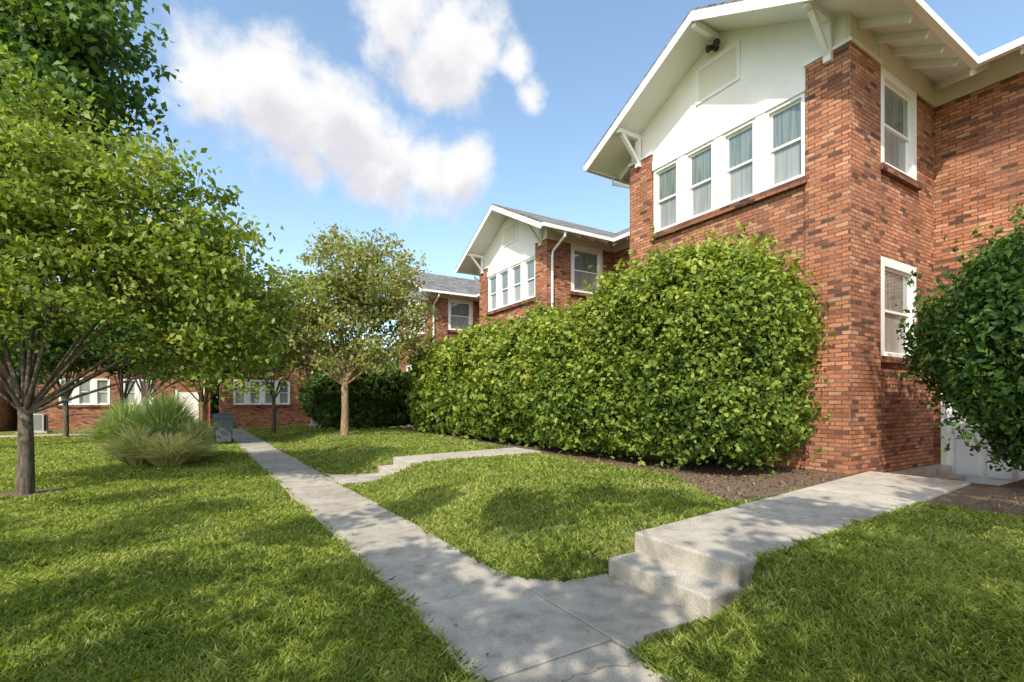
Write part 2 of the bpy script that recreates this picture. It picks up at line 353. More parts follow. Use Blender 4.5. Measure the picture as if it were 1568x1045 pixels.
    for yy_,s in ((y0,-1),(y1,1)):
        px=x0+.12 if s>0 else x0+.16
        if s<0 and oz==0: continue
        g.tube([(px,yy_+s*(OH+.05),et-.1),(px,yy_+s*(OH+.02),et-.28),(px,yy_+s*.14,et-.62),(px,yy_+s*.10,et-.8),(px,yy_+s*.10,.5)],.045,8)
    g.make('gutter',M['white'],root)
    rx=x1+4.5; rr=rz(4.5+OH); xv=xe+W/2+OH
    ya,yb=y0-OH,y1+OH
    polys=[[(xe,m0-.5),(xe,ya),(rx,ya),(rx,m0-.5)],[(xe,ya),(xv,mid),(rx,mid),(rx,ya)],[(xv,mid),(xe,yb),(rx,yb),(rx,mid)],[(xe,yb),(xe,m1+.5),(rx,m1+.5),(rx,yb)]]
    for pl in polys:
        q=[(x,y,rz(x-xe)) for x,y in pl]
        wh.hexa([dz(p,-th) for p in q],[dz(p,-.004) for p in q]); sh.hexa([dz(p,-.003) for p in q],[dz(p,.045) for p in q])
    A=XB+OH
    wh.hexa([(A,m0-.5,et-th),(A,m1+.5,et-th),(rx,m1+.5,rr-th),(rx,m0-.5,rr-th)],[(A,m0-.5,et-.004),(A,m1+.5,et-.004),(rx,m1+.5,rr-.004),(rx,m0-.5,rr-.004)])
    sh.hexa([(A+.03,m0-.53,et-.003),(A+.03,m1+.53,et-.003),(rx,m1+.53,rr),(rx,m0-.53,rr)],[(A+.03,m0-.53,et+.045),(A+.03,m1+.53,et+.045),(rx,m1+.53,rr+.05),(rx,m0-.53,rr+.05)])
    ra=Part(); hh=.14
    def raft(p,q):
        ra.beam((p[0],p[1],p[2]-th-hh/2+.012),(q[0],q[1],q[2]-th-hh/2+.012),.06,hh)
    x=x0+.3
    while x<xe-.05:
        raft((x,y0-OH+.06,rz(.06)),(x,y0+.02,rz(OH+.02))); raft((x,y1+OH-.06,rz(.06)),(x,y1-.02,rz(OH+.02))); x+=.62
    raft((xe,y0-OH,rz(0)),(x1+.02,y0+.02,rz(OH+.02)))
    for (s0,s1) in ((m0,y0-.55),(y1+.7,m1)):
        yy=s1-.25
        while yy>s0:
            raft((xe+.06,yy,rz(.06)),(x1+.02,yy,rz(OH+.02))); yy-=.62
    for yb_,hgt in ((y0+.28,rz(OH+.28)),(mid,ridge-.04),(y1-.28,rz(OH+.28))):
        z=hgt-th-.09
        ra.box(xf+.03,x0,yb_-.05,yb_+.05,z-.06,z+.05)
        if yb_!=mid:
            ra.box(x0-.13,x0-.046,yb_-.06,yb_+.06,z-.72,z-.062)
            ra.beam((x0-.10,yb_,z-.60),(xf+.18,yb_,z-.06),.085,.085)
    ra.make('rafters_and_brackets',M['white'],root)
    if oz==0:
        f=Part(); f.tube([(x0-.001,gy+.02,8.87),(x0-.09,gy+.02,8.87)],.06,10); f.tube([(x0-.08,gy+.02,8.89),(x0-.2,gy+.10,8.83)],[.035,.075],10); f.tube([(x0-.08,gy-.02,8.89),(x0-.2,gy-.12,8.83)],[.035,.075],10)
        f.make('floodlight',M['bronze'],root)
    br.make('brick_walls',M['brick'],root); wh.make('white_trim',M['white'],root); st.make('gable_wall',M['stucco'],root)
    cr.make('cream_frieze',M['cream'],root); sh.make('shingle_roof',M['shingle'],root); gl.make('upper_panes',M['glass'],root); sc.make('lower_panes',M['screen'],root); led.make('brick_sills',M['brickd'],root)
    return root
house(8.88,3.96,0,-7,10.9)
house(9.95,14.0,-.16,11.8,21.6,W=5.0,L=3.2,front_door=False)
house(9.9,24.8,-.2,22.6,36,W=5.0,L=3.2,front_door=False)
def back_block(x0,x1,y,h,wins,door=None,dep=9):
    root=empty('brick_apartment_block'); br,wh,gl,sc,sh,led=[Part() for _ in range(6)]
    F=frameP('-Y',y); ops=[w[:4] for w in wins]+([door] if door else [])
    wall(br,F,x0,x1,-.4,h,ops)
    for w in wins:
        n=w[4]; mw=.12; ww=(w[1]-w[0]-mw*(n-1))/n
        for i in range(n):
            u=w[0]+i*(ww+mw); window(wh,gl,sc,F,u,u+ww,w[2],w[3],.08)
            if i<n-1: lbox(wh,F,u+ww,u+ww+mw,-.03,.1,w[2],w[3])
        lbox(led,F,w[0]-.1,w[1]+.1,-.07,.02,w[2]-.13,w[2]-.003)
    if door:
        lbox(wh,F,door[0],door[1],.02,.08,door[2],door[3]); lbox(wh,F,door[0]-.1,door[0],-.04,.02,door[2],door[3]+.1); lbox(wh,F,door[1],door[1]+.1,-.04,.02,door[2],door[3]+.1)
    for kd,px_ in (('-X',x0),('+X',x1)): wall(br,frameP(kd,px_),y,y+dep,-.4,h,[])
    wall(br,frameP('+Y',y+dep),x0,x1,-.4,h,[])
    lbox(wh,F,x0-.5,x1+.5,-.75,-.6,h+.0,h+.18); lbox(wh,F,x0-.5,x1+.5,-.6,.3,h+.02,h+.08)
    m=y+dep/2
    for ya in (y-.7,y+dep+.7): sh.hexa([(x0-.6,ya,h+.19),(x1+.6,ya,h+.19),(x1-2.5,m,h+2.6),(x0+2.5,m,h+2.6)],[(x0-.6,ya,h+.24),(x1+.6,ya,h+.24),(x1-2.5,m,h+2.65),(x0+2.5,m,h+2.65)])
    for xa,xb in ((x0-.6,x0+2.5),(x1+.6,x1-2.5)): sh.quad((xa,y-.7,h+.24),(xa,y+dep+.7,h+.24),(xb,m,h+2.65))
    wh.tube([(x1-.3,y-.1,h),(x1-.3,y-.1,.2)],.05,8)
    for p,n_,m_ in ((br,'brick_walls','brick'),(wh,'white_trim','white'),(gl,'upper_panes','glass'),(sc,'lower_panes','screen'),(sh,'hipped_roof','shingle'),(led,'brick_sills','brickd')): p.make(n_,M[m_],root)
back_block(.2,5.6,33.5,6.6,[(.9,4.0,1.35,2.85,4),(.9,4.0,4.4,5.9,4)])
back_block(-8.4,-.3,36,6.6,[(-7.4,-5.2,1.35,2.85,3),(-4.6,-3.2,1.35,2.85,2),(-7.4,-5.2,4.4,5.9,3),(-4.0,-1.4,4.4,5.9,3)],door=(-2.0,-1.0,.05,2.15))
back_block(-20,-9.5,35,6.6,[(-18,-15,1.35,2.85,3),(-13.6,-11,1.35,2.85,3),(-18,-15,4.4,5.9,3),(-13.6,-11,4.4,5.9,3)])
# ------------------------------------------------------------------ yard things
def trash_can(x,y,r=0):
    root=empty('trash_can'); z=float(H(x,y)); b=Part()
    b.hexa([(x-.23,y-.25,z+.08),(x+.23,y-.25,z+.08),(x+.23,y+.25,z+.08),(x-.23,y+.25,z+.08)],[(x-.3,y-.34,z+.98),(x+.3,y-.34,z+.98),(x+.3,y+.34,z+.98),(x-.3,y+.34,z+.98)])
    b.box(x-.32,x+.32,y-.37,y-.33,z+.93,z+.99); b.make('body',M['bin'],root,bevel=.02)
    l=Part(); l.hexa([(x-.32,y-.38,z+.985),(x+.32,y-.38,z+.985),(x+.32,y+.36,z+.985),(x-.32,y+.36,z+.985)],[(x-.28,y-.32,z+1.04),(x+.28,y-.32,z+1.04),(x+.28,y+.32,z+1.08),(x-.28,y+.32,z+1.08)]); l.make('lid',M['bin'],root,bevel=.015)
    w=Part(); 
    for s in (-1,1): w.tube([(x+s*.22,y+.28,z+.1),(x+s*.28,y+.28,z+.1)],.1,14)
    w.tube([(x-.25,y+.42,z+.95),(x+.25,y+.42,z+.95)],.015,6); w.make('wheels_and_handle',M['black'],root)
trash_can(.26,20.6); trash_can(.2,22.3)
def ac(x,y):
    root=empty('air_conditioner_condenser'); z=float(H(x,y)); p=Part(); p.box(x-.55,x+.55,y-.5,y+.5,z-.05,z+.08); p.make('concrete_pad',M['walk'],root)
    b=Part(); b.box(x-.42,x+.42,y-.4,y+.4,z+.08,z+.14); b.box(x-.42,x+.42,y-.4,y+.4,z+.86,z+.93)
    for a in (-.42,.37):
        for c in (-.4,.35): b.box(x+a,x+a+.05,y+c,y+c+.05,z+.14,z+.86)
    for i in range(15):
        zz=z+.17+i*.046; b.box(x-.37,x+.37,y-.395,y-.38,zz,zz+.022); b.box(x-.415,x-.40,y-.35,y+.35,zz,zz+.022)
    b.tube([(x,y,z+.93),(x,y,z+.96)],.3,20); b.make('casing',M['metal'],root)
    c=Part(); c.box(x-.36,x+.36,y-.34,y+.34,z+.14,z+.86); c.make('coil',M['black'],root)
ac(-7.6,32.6); ac(-10.6,33.2); ac(5.3,31.0)
# ------------------------------------------------------------------ foliage
def rand_dir(n):
    v=rng.normal(size=(n,3)); return v/np.linalg.norm(v,axis=1)[:,None]
def leaf_mesh(name,C,size,tint,mat,parent,nrm=None,wid=.3,up=.5):
    n=len(C); N=rand_dir(n)
    if nrm is not None: N=N*.75+nrm
    N[:,2]+=up; N/=np.linalg.norm(N,axis=1)[:,None]
    T=rand_dir(n); T[:,2]-=.35; T-=N*(T*N).sum(1)[:,None]; T/=np.linalg.norm(T,axis=1)[:,None]
    B=np.cross(N,T); s=size[:,None]
    V=np.stack([C-T*s*.5,C+B*s*wid+N*s*.1-T*s*.05,C+T*s*.5-N*s*.12,C-B*s*wid+N*s*.1-T*s*.05],1).reshape(-1,3)
    F=np.arange(4*n).reshape(n,4)
    me=np_mesh(name,V,F,4,np.repeat(np.clip(tint,0,1),4))
    return link(me,name,mat,parent)
Rv=np.array([.8545,-.5195,0]); Fv=np.array([.5195,.8545,0])
def tree(name,base,fork,r,lobes,leaf,nper,mat,bark,tint0=.5,clump=.27,dens=9.,lean=(0,0),zmin=.9,limb=.38,world=False):
    """lobes: (right,fwd,z,radius) metres relative to the base (along two fixed ground axes); world=True: (x,y,z,radius)"""
    root=empty(name); bz=float(H(base[0],base[1])); B=np.array([base[0],base[1],bz-.1])
    wood=Part(); top=B+np.array([lean[0],lean[1],fork+.1])
    wood.tube([B,B+[0,0,.12],B+(top-B)*.5+[.02,-.03,0],top],[r*1.5,r*1.08,r*.9,r*.82],10)
    Cs=[];Ts=[]
    for (a,f,z,R) in lobes:
        c=np.array([a,f,z]) if world else np.array([base[0],base[1],bz])+Rv*a+Fv*f+[0,0,z]
        mid=top+(c-top)*.5+np.array([rng.uniform(-.15,.15),rng.uniform(-.15,.15),.22*R])
        rl=r*limb*min(1,R/1.2+.2)
        wood.tube([top-[0,0,.12],top+(mid-top)*.45+[0,0,-.05],mid,c],[rl*1.3,rl,rl*.7,rl*.35],7)
        nc=max(6,int(dens*R*R*R*1.6))
        d=rand_dir(nc); rad=R*rng.uniform(.25,1.08,nc)**.55
        cc=c+d*rad[:,None]*[1,1,.8]
        cc+=d*(.22*R*np.sin(d[:,0]*5+a)*np.cos(d[:,2]*6+z))[:,None]
        for q in cc[::max(1,nc//12)]:
            m=(c+q)/2+rng.uniform(-.1,.1,3); wood.tube([c,m,q],[rl*.32,rl*.2,.005],5)
        for q in cc:
            k=int(nper*rng.uniform(.5,1.4)); 
            pts=q+rng.normal(size=(k,3))*clump*[1.15,1.15,.55]*rng.uniform(.7,1.25)
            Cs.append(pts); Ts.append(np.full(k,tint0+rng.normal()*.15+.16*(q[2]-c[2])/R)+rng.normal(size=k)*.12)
    C=np.concatenate(Cs); Tt=np.concatenate(Ts)
    keep=C[:,2]>bz+zmin+.25*np.sin(C[:,0]*2.3)*np.cos(C[:,1]*1.9); C=C[keep];Tt=Tt[keep]
    wood.make('trunk_and_limbs',bark,root,smoothsh=True)
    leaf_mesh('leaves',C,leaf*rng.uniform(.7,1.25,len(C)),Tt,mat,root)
    return len(C)
cnt=0
cnt+=tree('maple_tree',(-2.75,11.3),1.45,.115,[(.2,0,5.2,1.4),(-1.5,.3,4.9,1.45),(1.5,-.2,4.9,1.2),(2.5,0,4.1,1.1),(3.3,.3,3.2,1.05),(1.7,.2,3.7,1.15),(.2,.6,3.9,1.25),(-1.6,0,3.5,1.3),(.3,0,6.4,.8),(2.8,-.3,5.0,.5),(2.5,.4,2.6,.8),(-.9,.3,6.1,.95),(-.3,-.8,3.1,.8),(1.0,-.6,3.0,.85),(-1.5,-.5,2.6,.8),(1.9,.9,2.4,.8),(3.5,.2,2.3,.6),(3.9,.3,3.4,.6),(3.0,0,4.3,.7)],.115,88,M['leaf_light'],M['bark'],.52,.21,17,zmin=1.45,limb=.3)
cnt+=tree('ornamental_pear_tree',(4.0,18.3),1.9,.14,[(0,0,6.0,1.35),(1.2,0,5.5,1.4),(-1.3,0,5.1,1.3),(2.1,.2,4.3,1.25),(-2.0,.2,3.9,1.25),(0,.3,4.3,1.5),(2.1,0,6.2,.85),(1.1,0,6.9,.75),(-2.7,0,3.1,1.0),(2.5,.2,3.2,1.0),(-.3,0,7.0,.55),(-1.3,-.3,2.9,.95),(1.2,-.3,2.9,.95),(0,.8,3.1,1.0),(-2.9,0,4.3,.6)],.155,52,M['leaf_olive'],M['bark2'],.5,.23,13,zmin=1.7,limb=.3)
cnt+=tree('oak_tree',(-7.0,22.4),5.0,.35,[(0,0,13.0,2.8),(2.4,0,11.0,2.4),(-2.5,0,11.5,3.0),(1.2,0,15,2.0),(-1.5,0,16,2.3),(0,0,9,2.6),(3.7,-.5,13.2,1.8),(2.0,0,8.0,1.8),(3.4,0,15.5,1.5),(2.2,0,17.0,1.6),(3.0,0,11.2,1.6)],.28,84,M['leaf_dark'],M['bark'],.6,.42,4.6)
def lobeset(s,h,n):
    return [(rng.uniform(-s,s),rng.uniform(-s,s)*.7,h+rng.uniform(-.9,1.3),rng.uniform(.9,1.3)) for _ in range(n)]
kb=dict(clump=.28,dens=11,limb=.3)
cnt+=tree('crabapple_tree',(-5.6,28.3),1.7,.11,lobeset(2.4,4.1,10),.22,40,M['leaf_dark'],M['bark'],.5,zmin=1.9,**kb)
cnt+=tree('crabapple_tree',(-.5,28.6),1.4,.10,lobeset(2.3,4.4,10),.22,40,M['leaf_dark'],M['bark2'],.5,zmin=2.2,**kb)
cnt+=tree('crabapple_tree',(-3.4,26.5),1.6,.10,lobeset(2.2,4.4,10),.22,40,M['leaf_dark'],M['bark'],.55,zmin=1.9,**kb)
cnt+=tree('crabapple_tree',(-2.0,20.2),1.7,.09,[(-.3,0,4.0,1.4),(1.0,0,4.0,1.3),(2.0,0,4.9,1.3),(.4,0,5.4,1.3),(-1.5,0,4.6,1.3),(2.8,0,3.9,1.2),(1.2,0,6.2,1.0),(-1.6,0,5.8,1.0),(3.4,.2,5.0,1.0),(3.2,0,3.1,.8),(1.0,0,3.0,.9)],.18,56,M['leaf_dark'],M['bark'],.62,clump=.26,dens=14,zmin=2.0,limb=.3)
cnt+=tree('crabapple_tree',(2.4,26.2),1.7,.10,lobeset(2.0,4.7,10),.22,40,M['leaf_olive'],M['bark'],.35,zmin=2.3,**kb)
# trees standing around the viewpoint (they shade the near lawn)
sa=dict(leaf=.20,nper=95,mat=M['leaf_shade'],bark=M['bark'],tint0=.5,clump=.21,dens=6.5,zmin=2.5,limb=.3,world=True)
def from_ground(spots):
    """crown clusters above the patches of lawn they shade (sun 45 deg high, from the south-west)"""
    return [(gx-.788*z,gy-.616*z,z,R) for gx,gy,z,R in spots]
cnt+=tree('shade_tree',(-3.6,-4.6),3.4,.17,from_ground([(3.5,5.1,6.2,.55),(2.6,6.6,6.4,.5),(4.5,4.6,6.6,.6),(1.4,4.6,6.2,.55),(1.0,3.1,6.4,.6),(2.6,2.9,6.0,.55),(1.7,1.6,6.2,.85),(.2,2.0,6.0,.7),(-.3,3.6,5.8,.55),(3.2,1.4,6.4,.8),(.9,6.4,6.0,.4)]),**sa)
cnt+=tree('shade_tree',(-9.0,.4),3.2,.18,from_ground([(-.6,5.2,5.8,.65),(-2.2,4.3,6.0,.7),(-1.5,6.8,6.2,.65),(-3.4,6.0,6.2,.8),(-4.8,7.4,6.0,.9),(-.2,8.2,5.8,.5),(-2.9,8.3,6.2,.65),(-6.2,9.0,6.2,.9),(-5.0,5.6,5.8,.8),(-1.2,10.2,6.4,.55),(-4.5,10.4,6.4,.7)]),**sa)
cnt+=tree('shade_tree',(-6.6,-3.8),3.4,.16,from_ground([(-1.0,3.2,5.8,.6),(-1.7,2.3,6.0,.7),(-3.2,3.3,6.0,.7),(-.5,1.4,6.2,.7),(-2.6,1.4,6.0,.8),(-4.4,2.6,6.2,.8)]),**sa)
cnt+=tree('shade_tree',(.8,-6.0),4.2,.17,from_ground([(4.6,1.3,6.6,.75),(6.0,1.9,6.6,.7),(4.9,.1,6.4,.9),(6.6,.5,6.6,.9),(3.6,.4,6.2,.65),(7.6,2.2,7.0,.6),(5.8,3.2,6.4,.45),(7.4,-.4,6.8,1.0),(3.9,2.3,6.8,.4)])+[(3.4,-1.6,9.4,.8),(4.2,-2.4,9.6,.7),(2.9,-2.3,8.0,.8)],**sa)
# hedges ------------------------------------------------------------
def boxpts(n,hx,hy,hz):
    A=np.array([hy*hz,hy*hz,hx*hz,hx*hz,hx*hy]); f=rng.choice(5,n,p=A/A.sum()); u=rng.uniform(-1,1,(n,3))
    u[f==0,0]=-1;u[f==1,0]=1;u[f==2,1]=-1;u[f==3,1]=1;u[f==4,2]=1; return u
def hedge(name,cx,cy,hx,hy,topf,n,leaf,mat,tint0,zb=.25,lumps=.24,cxf=None,near=True,p=3.6):
    root=empty(name)
    def mapf(u,inset):
        q=u.copy()
        w=np.clip((np.abs(q[:,1])*hy-(hy-1.4))/1.4,0,1)
        f=(np.abs(q[:,0])**p+w**p+np.abs(q[:,2])**p)**(1/p); f=np.maximum(f,1e-3)
        x=q[:,0]/f; z=q[:,2]/f; yy=np.sign(q[:,1])*np.where(w>0,(hy-1.4)+1.4*w/f,np.abs(q[:,1])*hy)
        y=cy+yy; top=topf(y); zc=(top+zb)/2; hz=(top-zb)/2
        zz=zc+z*hz; taper=.84+.16*smooth(0,1.6,zz-zb)
        d=lumps*(lump(y*.9,zz*1.1,1.25)+.6*lump(y+x*3,zz,3.3,1.1)+.35*lump(y,zz+x,7.3,2.2))+inset
        xx=cx+(cxf(y) if cxf is not None else 0)+x*(hx+d)*taper
        yend=np.sign(yy)*d*w; 
        return np.stack([xx,np.where(w>0,cy+yy*(1-(1-taper)*1.4/np.maximum(np.abs(yy),.5))+yend,y),zz+np.maximum(z,0)**2*d],1),np.stack([x,w*np.sign(yy),z],1)
    u=boxpts(n,hx,hy,1.9)
    if near:
        y=cy+u[:,1]*hy; keep=rng.uniform(size=n)<np.clip(6.5/np.maximum(y,1),.2,1); u=u[keep]
    n=len(u); ins=-np.abs(rng.normal(size=n))*.2+.05
    C,Nn=mapf(u,ins); sh=rng.uniform(size=n)<.05; C[sh]+=Nn[sh]*rng.uniform(.05,.3,sh.sum())[:,None]
    k=900; uu=boxpts(k,hx,hy,1.9); B0,N0=mapf(uu,0.0); N0=N0*.6+rng.normal(size=N0.shape)*.25; N0[:,2]+=.5
    Ls=rng.uniform(.12,.42,k); m=14; tt=rng.uniform(0,1,(k,m)); Cs=(B0[:,None]+N0[:,None]*(tt*Ls[:,None])[...,None]).reshape(-1,3)+rng.normal(size=(k*m,3))*.025
    C=np.concatenate([C,Cs]); Nn=np.concatenate([Nn,np.repeat(N0,m,0)]); ins=np.concatenate([ins,np.full(k*m,.12)]); n=len(C)
    C+=rng.normal(size=C.shape)*.03
    dist=np.hypot(C[:,0],C[:,1]); sz=leaf*np.clip(dist/8,.9,2.6)*rng.uniform(.65,1.25,n)
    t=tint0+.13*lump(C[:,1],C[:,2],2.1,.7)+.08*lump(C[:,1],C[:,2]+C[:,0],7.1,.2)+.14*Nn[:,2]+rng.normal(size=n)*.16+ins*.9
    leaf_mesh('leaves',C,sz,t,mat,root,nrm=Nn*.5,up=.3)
    g=Part(); m=26; my=int(hy*6)+8
    for face in range(5):
        na,nb=(my,m) if face<2 else ((m,m) if face<4 else (m,my))
        a=np.linspace(-1,1,na); b=np.linspace(-1,1,nb); A_,B_=np.meshgrid(a,b,indexing='ij'); A_=A_.ravel();B_=B_.ravel()
        if face<2: uu=np.stack([np.full_like(A_,-1 if face==0 else 1),A_,B_],1)
        elif face<4: uu=np.stack([A_,np.full_like(A_,-1 if face==2 else 1),B_],1)
        else: uu=np.stack([A_,B_,np.ones_like(A_)],1)
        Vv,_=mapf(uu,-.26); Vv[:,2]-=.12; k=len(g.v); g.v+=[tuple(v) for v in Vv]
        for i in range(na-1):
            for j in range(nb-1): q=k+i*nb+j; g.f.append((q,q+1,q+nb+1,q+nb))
    g.make('dark_inner_shell',M['core'],root)  # solid dark shell behind the leaves, painted as the hedge's inner shade
    return n
def top1(y):
    y=np.asarray(y,float); return 4.32-.60*smooth(5.4,9.0,y)-.20*smooth(9,20,y)+.11*np.sin(y*1.9)+.06*np.sin(y*4.3)-.15*(1-smooth(4.2,5.2,y))
cnt+=hedge('hedge',7.65,11.85,1.12,7.45,top1,160000,.095,M['leaf_hedge'],.55,cxf=lambda y:.02*(y-8))
cnt+=hedge('hedge',6.2,23.6,2.6,1.6,lambda y:2.8+0*y,20000,.085,M['leaf_dark'],.5,near=False)
def shrub(name,x,y,zc,rx,rz,n,leaf,mat):
    root=empty(name); zg=float(H(x,y)); w=Part()
    for i in range(9):
        an=i*.7; q=(x+math.cos(an)*rx*.55,y+math.sin(an)*rx*.55,zc+rz*.3*math.sin(i*2.))
        w.tube([(x+math.cos(an)*.08,y+math.sin(an)*.08,zg-.05),(x+math.cos(an)*rx*.22,y+math.sin(an)*rx*.22,zg+.55),q],[.035,.028,.012],6)
    w.make('stems',M['bark'],root,smoothsh=True)
    def shape(d):
        f=1+.13*lump(d[:,0]*1.6,d[:,2]*1.7+d[:,1],2.2)+.09*lump(d[:,1]*2.2,d[:,2]*3+d[:,0],2.2,1)
        t=.5+.5*d[:,2]; wz=.66+.34*smooth(0,.45,t)-.10*smooth(.6,1,t)
        return np.stack([f*wz*rx,f*wz*rx,f*rz],1)
    d=rand_dir(n); rr=(1-np.abs(rng.normal(size=n))*.18)
    C=np.array([x,y,zc])+d*rr[:,None]*shape(d); Nn=d
    k=300; d2=rand_dir(k); B0=np.array([x,y,zc])+d2*shape(d2)*.97; N0=d2*.8+rng.normal(size=(k,3))*.3; N0[:,2]+=np.where(d2[:,2]>-.2,.45,-.5)
    Ls=rng.uniform(.12,.5,k); m=13; tt=rng.uniform(0,1,(k,m)); Cs=(B0[:,None]+N0[:,None]*(tt*Ls[:,None])[...,None]).reshape(-1,3)+rng.normal(size=(k*m,3))*.03
    C=np.concatenate([C,Cs]); Nn=np.concatenate([Nn,np.repeat(d2,m,0)]); n=len(C)
    C[:,2]=np.maximum(C[:,2],zg+.22+.35*rng.uniform(size=n))
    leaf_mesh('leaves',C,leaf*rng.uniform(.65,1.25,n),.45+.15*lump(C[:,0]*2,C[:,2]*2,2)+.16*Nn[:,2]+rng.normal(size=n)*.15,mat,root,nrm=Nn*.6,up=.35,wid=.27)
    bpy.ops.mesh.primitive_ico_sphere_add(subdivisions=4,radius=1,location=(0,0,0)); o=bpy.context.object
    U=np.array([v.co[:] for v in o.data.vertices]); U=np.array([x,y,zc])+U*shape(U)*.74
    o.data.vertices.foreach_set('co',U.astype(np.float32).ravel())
    o.name='dark_inner_shell'; o.data.materials.append(M['core']); o.parent=root  # solid dark core, no modelled twigs; inner shade is in its colour
shrub('viburnum_shrub',9.75,1.9,2.28,1.40,1.70,30000,.10,M['leaf_shrub'])
# ornamental grass ----------------------------------------------------
def d3(d): return np.concatenate([d,np.zeros((len(d),1))],1)
def orn(x,y,r,h,n,lo,hi,straw):
    root=empty('ornamental_grass'); z0=float(H(x,y)); an=rng.uniform(0,2*np.pi,n); l=rng.uniform(.5,1.05,n)*h; sp=rng.uniform(.08,1.1,n)*r
    d=np.stack([np.cos(an),np.sin(an)],1); b=np.stack([x+d[:,0]*sp*.3,y+d[:,1]*sp*.3,np.full(n,z0)],1); t=np.stack([-d[:,1],d[:,0],0*an],1)
    tw=rng.normal(size=(n,1))*.5; t=t+d3(d)*tw
    bend=rng.normal(size=(n,1))*.25
    V=[];
    for s_,wd in ((0,.010),(.4,.014),(.75,.011),(1,.002)):
        p=b.copy(); p[:,:2]+=d*(sp*s_**1.4)[:,None]+np.stack([-d[:,1],d[:,0]],1)*bend*s_**2; p[:,2]+=l*(1.2*s_-.62*s_**2.6*(sp/r))
        V+= [p-t*wd,p+t*wd]
    V=np.stack(V,1); n8=V.shape[1]; idx=np.arange(n)[:,None]*n8
    F=np.concatenate([idx+np.array([[2*k,2*k+1,2*k+3,2*k+2]]) for k in range(3)])
    st=np.where(rng.uniform(size=n)<straw,rng.uniform(.7,1,n),rng.uniform(lo,hi,n)); 
    link(np_mesh('blades',V.reshape(-1,3),F,4,np.repeat(st,n8)),'blades',M['orn'],root)
orn(-1.15,15.9,.95,1.65,3000,.15,.6,.15); orn(-2.0,16.5,.8,1.5,2200,.15,.6,.1); orn(-.95,14.5,.9,.75,1700,.5,1.,.7); orn(-1.6,14.9,.75,.9,1300,.3,.9,.4)
orn(-2.1,18.0,.7,1.35,1500,.1,.6,.1); orn(-.55,15.2,.5,1.0,1200,.3,.8,.4)
# lawn -----------------------------------------------------------------
def lawn(N):
    D=1.35*(34/1.35)**rng.uniform(size=N); a=rng.uniform(-1.3,1.25,N)
    x=D*(Fv[0]+a*Rv[0]); y=D*(Fv[1]+a*Rv[1])
    ok=mulch(x,y)<.35+.3*rng.uniform(size=N)
    edge=.45+.04*lump(x,y,6)-.04*rng.uniform(size=N)
    ok&=np.abs(x-pathx(y))>edge
    for cy,x1,dy in ((2.74,9.3,.55),(9.9,6.6,.4)):
        f=dy*(x-3.3)/5.6
        ok&=~((x>3.28)&(x<x1)&(y>cy-.51+f*.6)&(y<cy+.50+f)); ok&=~((x>2.94)&(x<3.4)&(y>cy-.54)&(y<cy+.52))
        ok&=~((x>2)&(x<=2.97)&(y>cy-.47)&(y<cy+.53)); ok&=~((x>2)&(x<2.55)&(y>cy-.60+ (x-2.1)*.4)&(y<cy+.95-(x-2.15)*1.2))
    ok&=~((x>9.2)&(y<4)); ok&=~((x<.7)&(y>29.3)&(y<30.6)); ok&=~((x>8.8)&(y>3.9)); ok&=(y<33)
    thin=lump(x,y,2.2,.4)+.6*lump(x,y,7.1,1.4); ok&=rng.uniform(size=N)<np.clip(.72+.45*thin,.12,1)
    x,y,D=x[ok],y[ok],D[ok]; n=len(x)
    z=H(x,y)-.012; h=rng.uniform(.020,.056,n)*(1+.35*lump(x,y,3.3)+.25*lump(x,y,9.))
    h*=1+.3*np.exp(-np.abs(np.abs(x-pathx(y))-.48)*12)
    wd=(.0017+.00095*D)*rng.uniform(.7,1.3,n); an=rng.uniform(0,2*np.pi,n); ln=rng.uniform(.3,1.7,n)*h
    la=rng.uniform(0,2*np.pi,n)
    t=np.stack([np.cos(an),np.sin(an),0*an],1)*wd[:,None]; b=np.stack([x,y,z],1)
    tip=b+np.stack([np.cos(la)*ln,np.sin(la)*ln,h],1); md=b+np.stack([np.cos(la)*ln*.35,np.sin(la)*ln*.35,h*.65],1)
    V=np.stack([b-t,b+t,md+t*.8,tip,md-t*.8],1).reshape(-1,3); F=np.arange(5*n).reshape(n,5)
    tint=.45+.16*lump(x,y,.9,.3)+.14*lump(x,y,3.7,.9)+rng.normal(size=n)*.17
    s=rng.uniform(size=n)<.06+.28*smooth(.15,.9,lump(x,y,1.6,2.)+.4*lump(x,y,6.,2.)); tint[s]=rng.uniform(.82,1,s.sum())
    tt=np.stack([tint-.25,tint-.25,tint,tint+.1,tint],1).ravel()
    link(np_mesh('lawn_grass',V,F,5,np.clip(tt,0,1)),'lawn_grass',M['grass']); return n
ng=lawn(740000)
n=60; D=1.8*(14/1.8)**rng.uniform(size=n); a=rng.uniform(-1,1.1,n); x=D*(Fv[0]+a*Rv[0]); y=D*(Fv[1]+a*Rv[1]); k=x<8; x,y=x[k],y[k]
onp=np.abs(x-pathx(y))<.47; z=np.where(onp,.035,H(x,y)+.045); z=np.where((x>3.3)&(np.abs(y-2.9)<.65),.40,z)
leaf_mesh('fallen_leaves',np.stack([x,y,z],1),rng.uniform(.025,.055,len(x)),rng.uniform(0,1,len(x)),M['dead'],None,up=2.5)
n=9000; x=rng.uniform(5,9,n); y=rng.uniform(.2,9,n); k=(mulch(x,y)>.5)&~((y>2.1)&(y<3.75)&(x<9.4)); x,y=x[k],y[k]
leaf_mesh('mulch_chips',np.stack([x,y,H(x,y)+.0],1),rng.uniform(.02,.06,len(x)),rng.uniform(0,1,len(x)),M['dead'],None,up=1.2,wid=.2)
root=empty('distant_trees'); Cs=[];Ts=[]
